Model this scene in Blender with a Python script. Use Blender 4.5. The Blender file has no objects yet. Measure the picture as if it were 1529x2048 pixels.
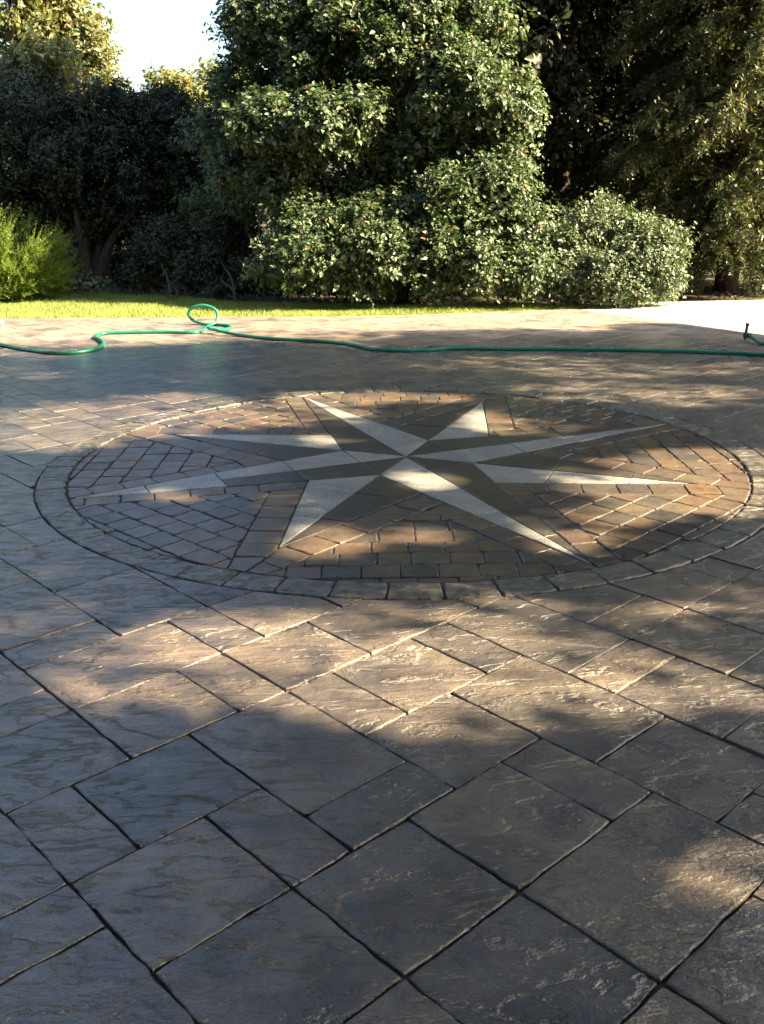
import bpy, bmesh, math, random
import numpy as np
from mathutils import Matrix, Vector

# ------------------------------------------------------------------ camera, sky, sun, exposure
SC = bpy.context.scene
COL = SC.collection
PW, PH = 1529.0, 2048.0
FPX, TH, RO = 1932.74, 0.3259, 0.011
K = 0.844                      # plan scale: metres per measuring unit
CAM_H = 1.5 * K
cam_data = bpy.data.cameras.new('camera')
cam_data.sensor_fit = 'VERTICAL'
cam_data.sensor_height = 24.0
cam_data.lens = FPX / PH * 24.0
cam_data.clip_start = 0.05
cam_data.clip_end = 2000
cam = bpy.data.objects.new('camera', cam_data)
COL.objects.link(cam)
cth, sth, cr, sr = math.cos(TH), math.sin(TH), math.cos(RO), math.sin(RO)
fw = Vector((0, cth, -sth)); rl = Vector((1, 0, 0)); dl = Vector((0, -sth, -cth))
cx_, cy_, cz_ = cr * rl + sr * dl, sr * rl - cr * dl, -fw
cam.matrix_world = Matrix(((cx_.x, cy_.x, cz_.x, 0), (cx_.y, cy_.y, cz_.y, 0), (cx_.z, cy_.z, cz_.z, CAM_H), (0, 0, 0, 1)))
SC.camera = cam

SUN_AZ, SUN_EL = math.radians(-13.0), math.radians(33.0)      # azimuth measured from +x towards +y
SDIR = Vector((math.cos(SUN_EL) * math.cos(SUN_AZ), math.cos(SUN_EL) * math.sin(SUN_AZ), math.sin(SUN_EL)))
world = bpy.data.worlds.new('World'); SC.world = world; world.use_nodes = True
wn = world.node_tree.nodes; wl = world.node_tree.links
for n in list(wn): wn.remove(n)
sky = wn.new('ShaderNodeTexSky'); sky.sky_type = 'NISHITA'; sky.sun_disc = False
sky.sun_elevation = SUN_EL; sky.sun_rotation = math.pi / 2 - SUN_AZ
sky.air_density = 1.0; sky.dust_density = 3.0; sky.ozone_density = 1.0
bg = wn.new('ShaderNodeBackground'); bg.inputs['Strength'].default_value = 0.075
wo = wn.new('ShaderNodeOutputWorld')
wl.new(sky.outputs[0], bg.inputs['Color']); wl.new(bg.outputs[0], wo.inputs['Surface'])
sun_data = bpy.data.lights.new('sun', 'SUN'); sun_data.energy = 5.0; sun_data.angle = math.radians(0.55)
sun_data.color = (1.0, 0.79, 0.50)
sun = bpy.data.objects.new('sun', sun_data); COL.objects.link(sun)
sun.rotation_euler = SDIR.to_track_quat('Z', 'Y').to_euler()
sun.location = (20, 2, 14)
SC.view_settings.view_transform = 'Standard'
SC.view_settings.look = 'None'
SC.view_settings.exposure = 2.62
SC.view_settings.gamma = 1.0
SC.view_settings.use_curve_mapping = False
SC.render.engine = 'CYCLES'
SC.cycles.max_bounces = 6
SC.cycles.diffuse_bounces = 3
SC.cycles.glossy_bounces = 3
SC.cycles.transmission_bounces = 3
SC.cycles.caustics_reflective = False
SC.cycles.caustics_refractive = False
SC.cycles.use_denoising = True

RNG = np.random.default_rng(7)
random.seed(11)

# ------------------------------------------------------------------ measuring helpers
def ray(px, py):
    u = (px - PW / 2) / FPX; v = (py - PH / 2) / FPX
    u2 = cr * u - sr * v; v2 = sr * u + cr * v
    return np.array([u2, cth - v2 * sth, -sth - v2 * cth])

def G(px, py, z=0.0):
    d = ray(px, py); t = (z - CAM_H) / d[2]
    return np.array([d[0] * t, d[1] * t, z])

def AT(px, py, Y):
    d = ray(px, py); t = Y / d[1]
    return np.array([d[0] * t, Y, CAM_H + d[2] * t])

def PX(P):
    P = np.asarray(P, float)
    x, y = P[..., 0], P[..., 1]; z = (P[..., 2] if P.shape[-1] > 2 else 0.0) - CAM_H
    dep = y * cth - z * sth; dep = np.where(dep < 0.02, 0.02, dep)
    u2 = x / dep; v2 = -(y * sth + z * cth) / dep
    u = cr * u2 + sr * v2; v = -sr * u2 + cr * v2
    return u * FPX + PW / 2, v * FPX + PH / 2

# ------------------------------------------------------------------ object helpers
def tag(o, label=None, cat=None, group=None, kind=None):
    if label: o['label'] = label
    if cat: o['category'] = cat
    if group: o['group'] = group
    if kind: o['kind'] = kind
    return o

def empty(name, loc=(0, 0, 0)):
    o = bpy.data.objects.new(name, None); COL.objects.link(o)
    o.location = loc; o.empty_display_size = 0.2
    return o

def link_mesh(name, me, mat, parent=None, loc=None):
    o = bpy.data.objects.new(name, me); COL.objects.link(o)
    if mat is not None and not me.materials: me.materials.append(mat)
    if parent is not None: o.parent = parent
    if loc is not None: o.location = loc
    return o

def mesh_obj(name, verts, faces, mat, parent=None, loc=None, smooth=False):
    me = bpy.data.meshes.new(name)
    me.from_pydata([tuple(map(float, v)) for v in verts], [], faces)
    me.update()
    if smooth: me.polygons.foreach_set('use_smooth', [True] * len(me.polygons))
    return link_mesh(name, me, mat, parent, loc)

def np_mesh(name, V, F, mat, parent=None, loc=None, smooth=False):
    """V (n,3), F (m,k) with one k"""
    V = np.asarray(V, np.float32); F = np.asarray(F, np.int32)
    me = bpy.data.meshes.new(name)
    m, k = F.shape
    me.vertices.add(len(V)); me.vertices.foreach_set('co', V.ravel())
    me.loops.add(m * k); me.loops.foreach_set('vertex_index', F.ravel())
    me.polygons.add(m)
    me.polygons.foreach_set('loop_start', np.arange(m, dtype=np.int32) * k)
    me.polygons.foreach_set('loop_total', np.full(m, k, np.int32))
    if smooth: me.polygons.foreach_set('use_smooth', np.ones(m, bool))
    me.update(calc_edges=True)
    return link_mesh(name, me, mat, parent, loc)

def tube(points, radii, n=8, cap=True):
    """tapered tube through points: verts, quad/tri faces"""
    P = np.asarray(points, float); r = np.broadcast_to(np.asarray(radii, float), (len(P),))
    T = np.gradient(P, axis=0); T /= np.linalg.norm(T, axis=1)[:, None] + 1e-9
    ref = np.array([0, 0, 1.0]) if abs(T[0][2]) < 0.9 else np.array([1.0, 0, 0])
    V = []; F = []
    N = ref - T[0] * (ref @ T[0]); N /= np.linalg.norm(N)
    for i in range(len(P)):
        N = N - T[i] * (N @ T[i]); N /= np.linalg.norm(N) + 1e-9
        B = np.cross(T[i], N)
        for k in range(n):
            a = 2 * math.pi * k / n
            V.append(P[i] + r[i] * (math.cos(a) * N + math.sin(a) * B))
    for i in range(len(P) - 1):
        for k in range(n):
            F.append((i * n + k, i * n + (k + 1) % n, (i + 1) * n + (k + 1) % n, (i + 1) * n + k))
    if cap:
        F.append(tuple(range(n))[::-1]); F.append(tuple((len(P) - 1) * n + k for k in range(n)))
    return V, F

def join_parts(parts):
    V = []; F = []
    for v, f in parts:
        o = len(V); V += list(v); F += [tuple(i + o for i in q) for q in f]
    return V, F

def spline(pts, n):
    P = np.asarray(pts, float); m = len(P)
    P = np.vstack([2 * P[0] - P[1], P, 2 * P[-1] - P[-2]])
    out = []
    for s in np.linspace(0, m - 1 - 1e-6, n):
        i = int(s); t = s - i
        a, b, c, d = P[i], P[i + 1], P[i + 2], P[i + 3]
        out.append(0.5 * ((2 * b) + (-a + c) * t + (2 * a - 5 * b + 4 * c - d) * t * t + (-a + 3 * b - 3 * c + d) * t ** 3))
    return np.array(out)

# ------------------------------------------------------------------ materials
def new_mat(name):
    m = bpy.data.materials.new(name); m.use_nodes = True
    nt = m.node_tree
    for n in list(nt.nodes): nt.nodes.remove(n)
    return m, nt, nt.nodes, nt.links

def val(N, L, op, a, b=None, clamp=False):
    n = N.new('ShaderNodeMath'); n.operation = op; n.use_clamp = clamp
    for i, x in enumerate((a, b)):
        if x is None: continue
        if isinstance(x, (int, float)): n.inputs[i].default_value = x
        else: L.new(x, n.inputs[i])
    return n.outputs[0]

def ramp(N, L, fac, stops, interp='LINEAR'):
    r = N.new('ShaderNodeValToRGB'); r.color_ramp.interpolation = interp
    e = r.color_ramp.elements
    while len(e) < len(stops): e.new(0.5)
    for x, (p, c) in zip(e, stops):
        x.position = p; x.color = (*c, 1)
    L.new(fac, r.inputs[0])
    return r.outputs['Color']

def noise(N, L, vec, scale, detail=4, rough=0.55, dist=0.0):
    n = N.new('ShaderNodeTexNoise'); n.inputs['Scale'].default_value = scale
    n.inputs['Detail'].default_value = detail; n.inputs['Roughness'].default_value = rough
    n.inputs['Distortion'].default_value = dist
    if vec is not None: L.new(vec, n.inputs['Vector'])
    return n.outputs['Fac']

def mixc(N, L, fac, a, b, mode='MIX'):
    m = N.new('ShaderNodeMix'); m.data_type = 'RGBA'; m.blend_type = mode
    if isinstance(fac, (int, float)): m.inputs[0].default_value = fac
    else: L.new(fac, m.inputs[0])
    for i, x in ((6, a), (7, b)):
        if isinstance(x, tuple): m.inputs[i].default_value = (*x, 1)
        else: L.new(x, m.inputs[i])
    return m.outputs[2]

def piece_random(N, L):
    """a number that differs from piece to piece, as object or as island"""
    oi = N.new('ShaderNodeObjectInfo'); ge = N.new('ShaderNodeNewGeometry')
    s = val(N, L, 'ADD', oi.outputs['Random'], ge.outputs['Random Per Island'])
    return val(N, L, 'FRACT', s), ge.outputs['Position']

def piece_coords(N, L):
    rnd, pos = piece_random(N, L)
    sep = N.new('ShaderNodeCombineXYZ')
    L.new(val(N, L, 'MULTIPLY', rnd, 71.3), sep.inputs[0])
    L.new(val(N, L, 'MULTIPLY', rnd, 37.7), sep.inputs[1])
    L.new(val(N, L, 'MULTIPLY', rnd, 113.9), sep.inputs[2])
    a = N.new('ShaderNodeVectorMath'); a.operation = 'ADD'
    L.new(pos, a.inputs[0]); L.new(sep.outputs[0], a.inputs[1])
    return rnd, pos, a.outputs[0]

def principled(N, L, color, rough, bump=None, dist=0.004, strength=0.6, spec=0.5, coat=0.0, coat_rough=0.2):
    b = N.new('ShaderNodeBsdfPrincipled')
    if isinstance(color, tuple): b.inputs['Base Color'].default_value = (*color, 1)
    else: L.new(color, b.inputs['Base Color'])
    if isinstance(rough, (int, float)): b.inputs['Roughness'].default_value = rough
    else: L.new(rough, b.inputs['Roughness'])
    b.inputs['Specular IOR Level'].default_value = spec
    b.inputs['Coat Weight'].default_value = coat
    b.inputs['Coat Roughness'].default_value = coat_rough
    if bump is not None:
        bn = N.new('ShaderNodeBump'); bn.inputs['Distance'].default_value = dist
        bn.inputs['Strength'].default_value = strength
        L.new(bump, bn.inputs['Height']); L.new(bn.outputs[0], b.inputs['Normal']); bc_ = N.new('ShaderNodeBump'); bc_.inputs['Distance'].default_value = dist; bc_.inputs['Strength'].default_value = strength * 0.4; L.new(bump, bc_.inputs['Height']); L.new(bc_.outputs[0], b.inputs['Coat Normal'])
    o = N.new('ShaderNodeOutputMaterial'); L.new(b.outputs[0], o.inputs['Surface'])
    return b

def terraces(N, L, fac, steps):
    """broken flakes: smooth noise turned into low steps with soft risers"""
    x = val(N, L, 'MULTIPLY', fac, steps)
    fl = val(N, L, 'FLOOR', x); fr = val(N, L, 'FRACT', x)
    up = N.new('ShaderNodeMapRange'); up.interpolation_type = 'SMOOTHSTEP'
    L.new(fr, up.inputs[0]); up.inputs[1].default_value = 0.72; up.inputs[2].default_value = 1.0
    return val(N, L, 'DIVIDE', val(N, L, 'ADD', fl, up.outputs[0]), steps)

def stone_material(name, stops, tint_a, tint_b, scale=5.0, bump_dist=0.006, rough_lo=0.28, rough_hi=0.55, speck=0.3, flakes=7.0, bump_strength=0.7, coat=0.5):
    m, nt, N, L = new_mat(name)
    rnd, pos, co = piece_coords(N, L)
    big = noise(N, L, co, scale, 5, 0.6, 0.4)
    base = ramp(N, L, big, stops)
    tint = mixc(N, L, rnd, tint_a, tint_b)
    base = mixc(N, L, 0.85, base, tint, 'MULTIPLY')
    # slow drift of tone over the whole paving, as stone from mixed pallets has
    drift = noise(N, L, pos, 1.1, 2, 0.5)
    base = mixc(N, L, ramp(N, L, drift, [(0.35, (0, 0, 0)), (0.65, (0.45, 0.45, 0.45))]), base, mixc(N, L, 1.0, base, (1.0, 0.86, 0.72), 'MULTIPLY'))
    grain = noise(N, L, co, 160.0, 3, 0.7)
    base = mixc(N, L, 0.35, base, ramp(N, L, grain, [(0.3, (0.45, 0.45, 0.45)), (0.7, (1.35, 1.35, 1.35))]), 'MULTIPLY')
    sp = N.new('ShaderNodeTexVoronoi'); sp.inputs['Scale'].default_value = 95.0; L.new(co, sp.inputs['Vector'])
    spm = ramp(N, L, sp.outputs['Distance'], [(0.08, (1, 1, 1)), (0.16, (0, 0, 0))])
    spn = ramp(N, L, noise(N, L, co, 30, 2), [(0.5, (0, 0, 0)), (0.62, (speck, speck, speck))])
    base = mixc(N, L, mixc(N, L, 1.0, spm, spn, 'MULTIPLY'), base, (0.5, 0.48, 0.45))
    mp = N.new('ShaderNodeMapping'); mp.inputs['Scale'].default_value = (0.55, 1.35, 1.0); L.new(co, mp.inputs['Vector'])
    st = noise(N, L, mp.outputs[0], 4.4, 8, 0.60, 0.35)
    h1 = terraces(N, L, st, flakes)
    h2 = noise(N, L, mp.outputs[0], 20.0, 6, 0.62, 0.3)
    h = val(N, L, 'ADD', h1, val(N, L, 'MULTIPLY', h2, 0.26))
    h = val(N, L, 'ADD', h, val(N, L, 'MULTIPLY', grain, 0.045))
    rn = noise(N, L, co, 7.0, 4, 0.6)
    rr = N.new('ShaderNodeMapRange'); L.new(rn, rr.inputs[0])
    rr.inputs[1].default_value = 0.3; rr.inputs[2].default_value = 0.7
    rr.inputs[3].default_value = rough_lo; rr.inputs[4].default_value = rough_hi
    # sunlit strip along the lawn, its brightness put into the base colour; film of water left by the hose on the left half
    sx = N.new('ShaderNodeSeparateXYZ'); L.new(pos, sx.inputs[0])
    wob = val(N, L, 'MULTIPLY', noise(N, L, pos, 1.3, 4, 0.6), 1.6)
    sun_strip = N.new('ShaderNodeMapRange'); sun_strip.interpolation_type = 'SMOOTHSTEP'
    L.new(val(N, L, 'ADD', sx.outputs[1], wob), sun_strip.inputs[0]); sun_strip.inputs[1].default_value = 8.7; sun_strip.inputs[2].default_value = 9.7
    wet = N.new('ShaderNodeMapRange'); wet.interpolation_type = 'SMOOTHSTEP'
    L.new(val(N, L, 'ADD', sx.outputs[0], wob), wet.inputs[0]); wet.inputs[1].default_value = 1.1; wet.inputs[2].default_value = -0.1
    base = mixc(N, L, sun_strip.outputs[0], base, mixc(N, L, 1.0, base, (2.0, 1.9, 1.75), 'MULTIPLY'))
    rg = val(N, L, 'ADD', val(N, L, 'MULTIPLY', rr.outputs[0], val(N, L, 'SUBTRACT', 1.0, val(N, L, 'MULTIPLY', wet.outputs[0], 0.35))), val(N, L, 'MULTIPLY', sun_strip.outputs[0], 0.25))
    b = principled(N, L, base, rg, h, bump_dist, bump_strength, 0.9, coat, 0.18)
    L.new(val(N, L, 'MULTIPLY', val(N, L, 'SUBTRACT', 1.0, sun_strip.outputs[0]), val(N, L, 'ADD', coat * 0.5, val(N, L, 'MULTIPLY', wet.outputs[0], coat * 0.6))), b.inputs['Coat Weight'])
    return m

M = {}
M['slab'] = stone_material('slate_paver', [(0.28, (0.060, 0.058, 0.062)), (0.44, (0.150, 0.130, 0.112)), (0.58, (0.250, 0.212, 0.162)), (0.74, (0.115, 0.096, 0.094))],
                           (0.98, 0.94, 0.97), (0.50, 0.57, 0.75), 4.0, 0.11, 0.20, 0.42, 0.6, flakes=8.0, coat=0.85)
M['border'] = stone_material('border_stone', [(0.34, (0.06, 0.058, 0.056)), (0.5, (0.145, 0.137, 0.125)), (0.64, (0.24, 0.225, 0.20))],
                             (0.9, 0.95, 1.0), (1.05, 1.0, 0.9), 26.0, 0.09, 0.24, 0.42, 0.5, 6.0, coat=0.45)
m, nt, N, L = new_mat('tumbled_brick')
rnd, pos, co = piece_coords(N, L)
base = ramp(N, L, rnd, [(0.0, (0.070, 0.066, 0.068)), (0.18, (0.105, 0.092, 0.084)), (0.36, (0.140, 0.104, 0.078)), (0.55, (0.165, 0.116, 0.078)), (0.72, (0.115, 0.094, 0.082)), (0.86, (0.155, 0.128, 0.094)), (1.0, (0.135, 0.094, 0.078))])
base = mixc(N, L, 0.75, base, ramp(N, L, noise(N, L, co, 14, 5, 0.65), [(0.3, (0.55, 0.57, 0.6)), (0.7, (1.3, 1.25, 1.15))]), 'MULTIPLY')
gr = noise(N, L, co, 170, 3, 0.7)
base = mixc(N, L, 0.35, base, ramp(N, L, gr, [(0.3, (0.5, 0.5, 0.5)), (0.7, (1.4, 1.4, 1.4))]), 'MULTIPLY')
h = val(N, L, 'ADD', noise(N, L, co, 26, 6, 0.65, 0.8), val(N, L, 'MULTIPLY', gr, 0.08))
rr = N.new('ShaderNodeMapRange'); L.new(noise(N, L, co, 12, 3), rr.inputs[0]); rr.inputs[1].default_value = 0.3; rr.inputs[2].default_value = 0.7; rr.inputs[3].default_value = 0.3; rr.inputs[4].default_value = 0.55
principled(N, L, base, rr.outputs[0], h, 0.007, 0.7, 0.5, 0.3, 0.25)
M['brick'] = m

def granite(name, lo, hi, rough, tint):
    m, nt, N, L = new_mat(name)
    rnd, pos, co = piece_coords(N, L)
    g1 = noise(N, L, co, 130, 3, 0.8); g2 = noise(N, L, co, 8, 6, 0.65)
    base = ramp(N, L, g1, [(0.36, lo), (0.62, hi)])
    base = mixc(N, L, 0.8, base, ramp(N, L, g2, [(0.3, (0.62, 0.63, 0.66)), (0.7, (1.25, 1.24, 1.20))]), 'MULTIPLY')
    base = mixc(N, L, rnd, base, mixc(N, L, 1.0, base, tint, 'MULTIPLY'))
    principled(N, L, base, rough, g1, 0.0015, 0.5)
    return m
M['pale'] = granite('pale_granite', (0.22, 0.22, 0.22), (0.54, 0.53, 0.49), 0.34, (0.84, 0.87, 0.90))
M['dark'] = granite('dark_granite', (0.036, 0.036, 0.037), (0.120, 0.112, 0.105), 0.36, (1.10, 1.0, 0.93))

m, nt, N, L = new_mat('joint_sand')
ge = N.new('ShaderNodeNewGeometry')
g1 = noise(N, L, ge.outputs['Position'], 300, 3, 0.7); g2 = noise(N, L, ge.outputs['Position'], 3, 4)
base = ramp(N, L, g1, [(0.3, (0.07, 0.062, 0.054)), (0.7, (0.19, 0.17, 0.145))])
base = mixc(N, L, 0.6, base, ramp(N, L, g2, [(0.35, (0.5, 0.5, 0.5)), (0.65, (1.25, 1.25, 1.25))]), 'MULTIPLY')
principled(N, L, base, 0.9, g1, 0.004, 0.6)
M['sand'] = m

m, nt, N, L = new_mat('driveway_concrete')
ge = N.new('ShaderNodeNewGeometry')
g1 = noise(N, L, ge.outputs['Position'], 140, 3, 0.7); g2 = noise(N, L, ge.outputs['Position'], 0.9, 5)
base = ramp(N, L, g1, [(0.3, (0.50, 0.48, 0.44)), (0.7, (0.66, 0.64, 0.59))])
base = mixc(N, L, 0.4, base, ramp(N, L, g2, [(0.35, (0.8, 0.8, 0.8)), (0.65, (1.1, 1.1, 1.1))]), 'MULTIPLY')
principled(N, L, base, 0.8, g1, 0.003, 0.5)
M['concrete'] = m

m, nt, N, L = new_mat('soil')
ge = N.new('ShaderNodeNewGeometry')
g1 = noise(N, L, ge.outputs['Position'], 40, 5, 0.7); g2 = noise(N, L, ge.outputs['Position'], 0.5, 4)
base = ramp(N, L, g1, [(0.3, (0.022, 0.016, 0.010)), (0.7, (0.085, 0.055, 0.032))])
base = mixc(N, L, ramp(N, L, g2, [(0.45, (0, 0, 0)), (0.6, (1, 1, 1))]), base, (0.045, 0.055, 0.02))
principled(N, L, base, 0.95, g1, 0.03, 0.8)
M['soil'] = m

m, nt, N, L = new_mat('lawn_soil')
ge = N.new('ShaderNodeNewGeometry')
g1 = noise(N, L, ge.outputs['Position'], 60, 5, 0.7)
base = ramp(N, L, g1, [(0.3, (0.05, 0.065, 0.018)), (0.7, (0.12, 0.14, 0.035))])
principled(N, L, base, 0.9, g1, 0.02, 0.8)
M['lawn'] = m

def leaf_material(name, stops, rough=0.42, trans=0.3, spec=0.5, tcol=(1.25, 1.35, 0.5)):
    m, nt, N, L = new_mat(name)
    ge = N.new('ShaderNodeNewGeometry')
    base = ramp(N, L, ge.outputs['Random Per Island'], stops)
    cl = noise(N, L, ge.outputs['Position'], 2.6, 2)
    base = mixc(N, L, 0.5, base, ramp(N, L, cl, [(0.35, (0.75, 0.8, 0.75)), (0.65, (1.25, 1.2, 1.1))]), 'MULTIPLY')
    b = N.new('ShaderNodeBsdfPrincipled'); L.new(base, b.inputs['Base Color'])
    b.inputs['Roughness'].default_value = rough; b.inputs['Specular IOR Level'].default_value = spec
    t = N.new('ShaderNodeBsdfTranslucent'); L.new(mixc(N, L, 1.0, base, tcol, 'MULTIPLY'), t.inputs['Color'])
    mx = N.new('ShaderNodeMixShader'); mx.inputs[0].default_value = trans
    L.new(b.outputs[0], mx.inputs[1]); L.new(t.outputs[0], mx.inputs[2])
    o = N.new('ShaderNodeOutputMaterial'); L.new(mx.outputs[0], o.inputs['Surface'])
    return m
M['leaf_mid'] = leaf_material('broad_leaf', [(0.0, (0.042, 0.078, 0.034)), (0.4, (0.076, 0.124, 0.058)), (0.75, (0.118, 0.168, 0.088)), (0.95, (0.155, 0.190, 0.105)), (1.0, (0.20, 0.10, 0.04))], 0.45, 0.28, 0.5)
M['leaf_pale'] = leaf_material('pale_broad_leaf', [(0.0, (0.062, 0.10, 0.052)), (0.5, (0.108, 0.155, 0.085)), (0.9, (0.165, 0.205, 0.125)), (1.0, (0.16, 0.12, 0.06))], 0.42, 0.2)
M['leaf_dark'] = leaf_material('evergreen_leaf', [(0.0, (0.016, 0.026, 0.009)), (0.5, (0.030, 0.042, 0.014)), (0.9, (0.052, 0.066, 0.022)), (1.0, (0.09, 0.08, 0.03))], 0.45, 0.15)
M['leaf_gold'] = leaf_material('golden_leaf', [(0.0, (0.09, 0.125, 0.045)), (0.4, (0.17, 0.205, 0.085)), (0.8, (0.26, 0.27, 0.13)), (1.0, (0.26, 0.18, 0.08))], 0.5, 0.4, tcol=(1.3, 1.2, 0.6))
M['juniper'] = leaf_material('juniper_needle', [(0.0, (0.10, 0.17, 0.03)), (0.5, (0.19, 0.28, 0.055)), (0.93, (0.29, 0.37, 0.09)), (1.0, (0.22, 0.14, 0.05))], 0.5, 0.4)
M['cedar'] = leaf_material('cedar_needle', [(0.0, (0.045, 0.062, 0.026)), (0.5, (0.085, 0.105, 0.042)), (0.88, (0.13, 0.145, 0.06)), (0.95, (0.13, 0.12, 0.06)), (1.0, (0.20, 0.09, 0.035))], 0.45, 0.2)
M['ivy'] = leaf_material('ivy_leaf', [(0.0, (0.06, 0.085, 0.04)), (0.6, (0.12, 0.15, 0.07)), (1.0, (0.17, 0.19, 0.10))], 0.35, 0.15)
M['grass'] = leaf_material('grass_blade', [(0.0, (0.18, 0.25, 0.06)), (0.5, (0.29, 0.38, 0.11)), (0.85, (0.40, 0.45, 0.17)), (1.0, (0.40, 0.34, 0.14))], 0.5, 0.35)
M['shade_leaf'] = leaf_material('oak_leaf', [(0.0, (0.04, 0.06, 0.018)), (0.6, (0.075, 0.10, 0.03)), (1.0, (0.12, 0.12, 0.04))], 0.45, 0.2)
M['litter'] = leaf_material('leaf_litter', [(0.0, (0.05, 0.03, 0.015)), (0.5, (0.12, 0.07, 0.03)), (1.0, (0.25, 0.17, 0.08))], 0.7, 0.05)

m, nt, N, L = new_mat('bark')
tc = N.new('ShaderNodeNewGeometry'); mp = N.new('ShaderNodeMapping'); mp.inputs['Scale'].default_value = (1, 1, 0.2)
L.new(tc.outputs['Position'], mp.inputs['Vector'])
g1 = noise(N, L, mp.outputs[0], 45, 6, 0.7)
principled(N, L, ramp(N, L, g1, [(0.3, (0.03, 0.022, 0.016)), (0.7, (0.12, 0.09, 0.065))]), 0.9, g1, 0.02, 0.9)
M['bark'] = m

m, nt, N, L = new_mat('green_rubber_hose')
ge = N.new('ShaderNodeNewGeometry')
g1 = noise(N, L, ge.outputs['Position'], 9, 3)
principled(N, L, ramp(N, L, g1, [(0.3, (0.010, 0.165, 0.105)), (0.7, (0.022, 0.235, 0.155))]), 0.30, noise(N, L, ge.outputs['Position'], 220, 2), 0.0008, 0.4)
M['hose'] = m
m, nt, N, L = new_mat('tarnished_brass')
b = principled(N, L, (0.10, 0.085, 0.065), 0.45); b.inputs['Metallic'].default_value = 0.7
M['brass'] = m
m, nt, N, L = new_mat('white_stone')
ge = N.new('ShaderNodeNewGeometry'); g1 = noise(N, L, ge.outputs['Position'], 60, 4)
principled(N, L, ramp(N, L, g1, [(0.3, (0.6, 0.6, 0.58)), (0.7, (0.8, 0.8, 0.78))]), 0.6, g1, 0.004, 0.5)
M['white'] = m

# ------------------------------------------------------------------ plan of the paving
AN = -0.8239; U = 0.1806 * K; A0 = -0.7413 * K; B0 = 0.7056 * K
E1 = np.array([math.cos(AN), math.sin(AN)]); E2 = np.array([-E1[1], E1[0]])
MC = np.array([0.1422, 5.4443]) * K        # centre of the medallion
MR = 1.8953 * K                            # reach of its long points
MRO = 2.0536 * K                           # outer edge of its border
PHI = 3.544
def grid(i, j): return (A0 + i * U) * E1 + (B0 + j * U) * E2

FAR_A, FAR_M, FAR_B = G(-200, 638)[:2], G(780, 631)[:2], G(1165, 617)[:2]          # far edge of the patio
DRV_A, DRV_B = G(1160, 619)[:2], G(1540, 671)[:2]          # edge against the driveway

def clip_half(poly, p, n):
    """keep the side where (x-p).n >= 0"""
    out = []
    for a, b in zip(poly, poly[1:] + poly[:1]):
        da, db = (a - p) @ n, (b - p) @ n
        if da >= 0: out.append(a)
        if da * db < 0: out.append(a + (b - a) * (da / (da - db)))
    return out

def area(poly):
    P = np.array(poly); x, y = P[:, 0], P[:, 1]
    return 0.5 * float(np.sum(x * np.roll(y, -1) - y * np.roll(x, -1)))

def inset_convex(poly, d):
    if area(poly) < 0: poly = poly[::-1]
    out = list(poly)
    for a, b in zip(poly, poly[1:] + poly[:1]):
        t = b - a; l = np.hypot(*t)
        if l < 1e-6: continue
        n = np.array([-t[1], t[0]]) / l
        out = clip_half(out, a + n * d, n)
        if len(out) < 3: return []
    return out

def resample(poly, step):
    out = []
    for a, b in zip(poly, poly[1:] + poly[:1]):
        l = np.hypot(*(b - a))
        if l < 1e-5: continue
        n = max(1, int(round(l / step)))
        for k in range(n): out.append(a + (b - a) * (k / n))
    return out

def cut_disc(poly, c, r):
    pts = resample(poly, 0.02)
    ins = [np.hypot(*(p - c)) < r for p in pts]
    if not any(ins): return poly
    if all(ins): return []
    n = len(pts); s = next(i for i in range(n) if not ins[i] and ins[(i + 1) % n])
    out = []; i = 0; corners = [tuple(np.round(p, 6)) for p in poly]
    def hit(a, b):
        lo, hi = 0.0, 1.0
        for _ in range(20):
            m = (lo + hi) / 2
            if np.hypot(*(a + (b - a) * m - c)) < r: hi = m
            else: lo = m
        return a + (b - a) * lo
    k = 0
    while k < n:
        i0 = (s + k) % n
        if not ins[i0]:
            if tuple(np.round(pts[i0], 6)) in corners: out.append(pts[i0])
            nx = (i0 + 1) % n
            if ins[nx]:
                e = hit(pts[i0], pts[nx])
                m = 1
                while ins[(i0 + m) % n]: m += 1
                x = hit(pts[(i0 + m) % n], pts[(i0 + m - 1) % n])
                a0 = math.atan2(*(e - c)[::-1]); a1 = math.atan2(*(x - c)[::-1])
                d = (a1 - a0 + math.pi) % (2 * math.pi) - math.pi
                q = max(1, int(abs(d) * r / 0.05))
                for t in range(q + 1):
                    a = a0 + d * t / q; out.append(c + r * np.array([math.cos(a), math.sin(a)]))
                k += m; continue
        k += 1
    return out

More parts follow.
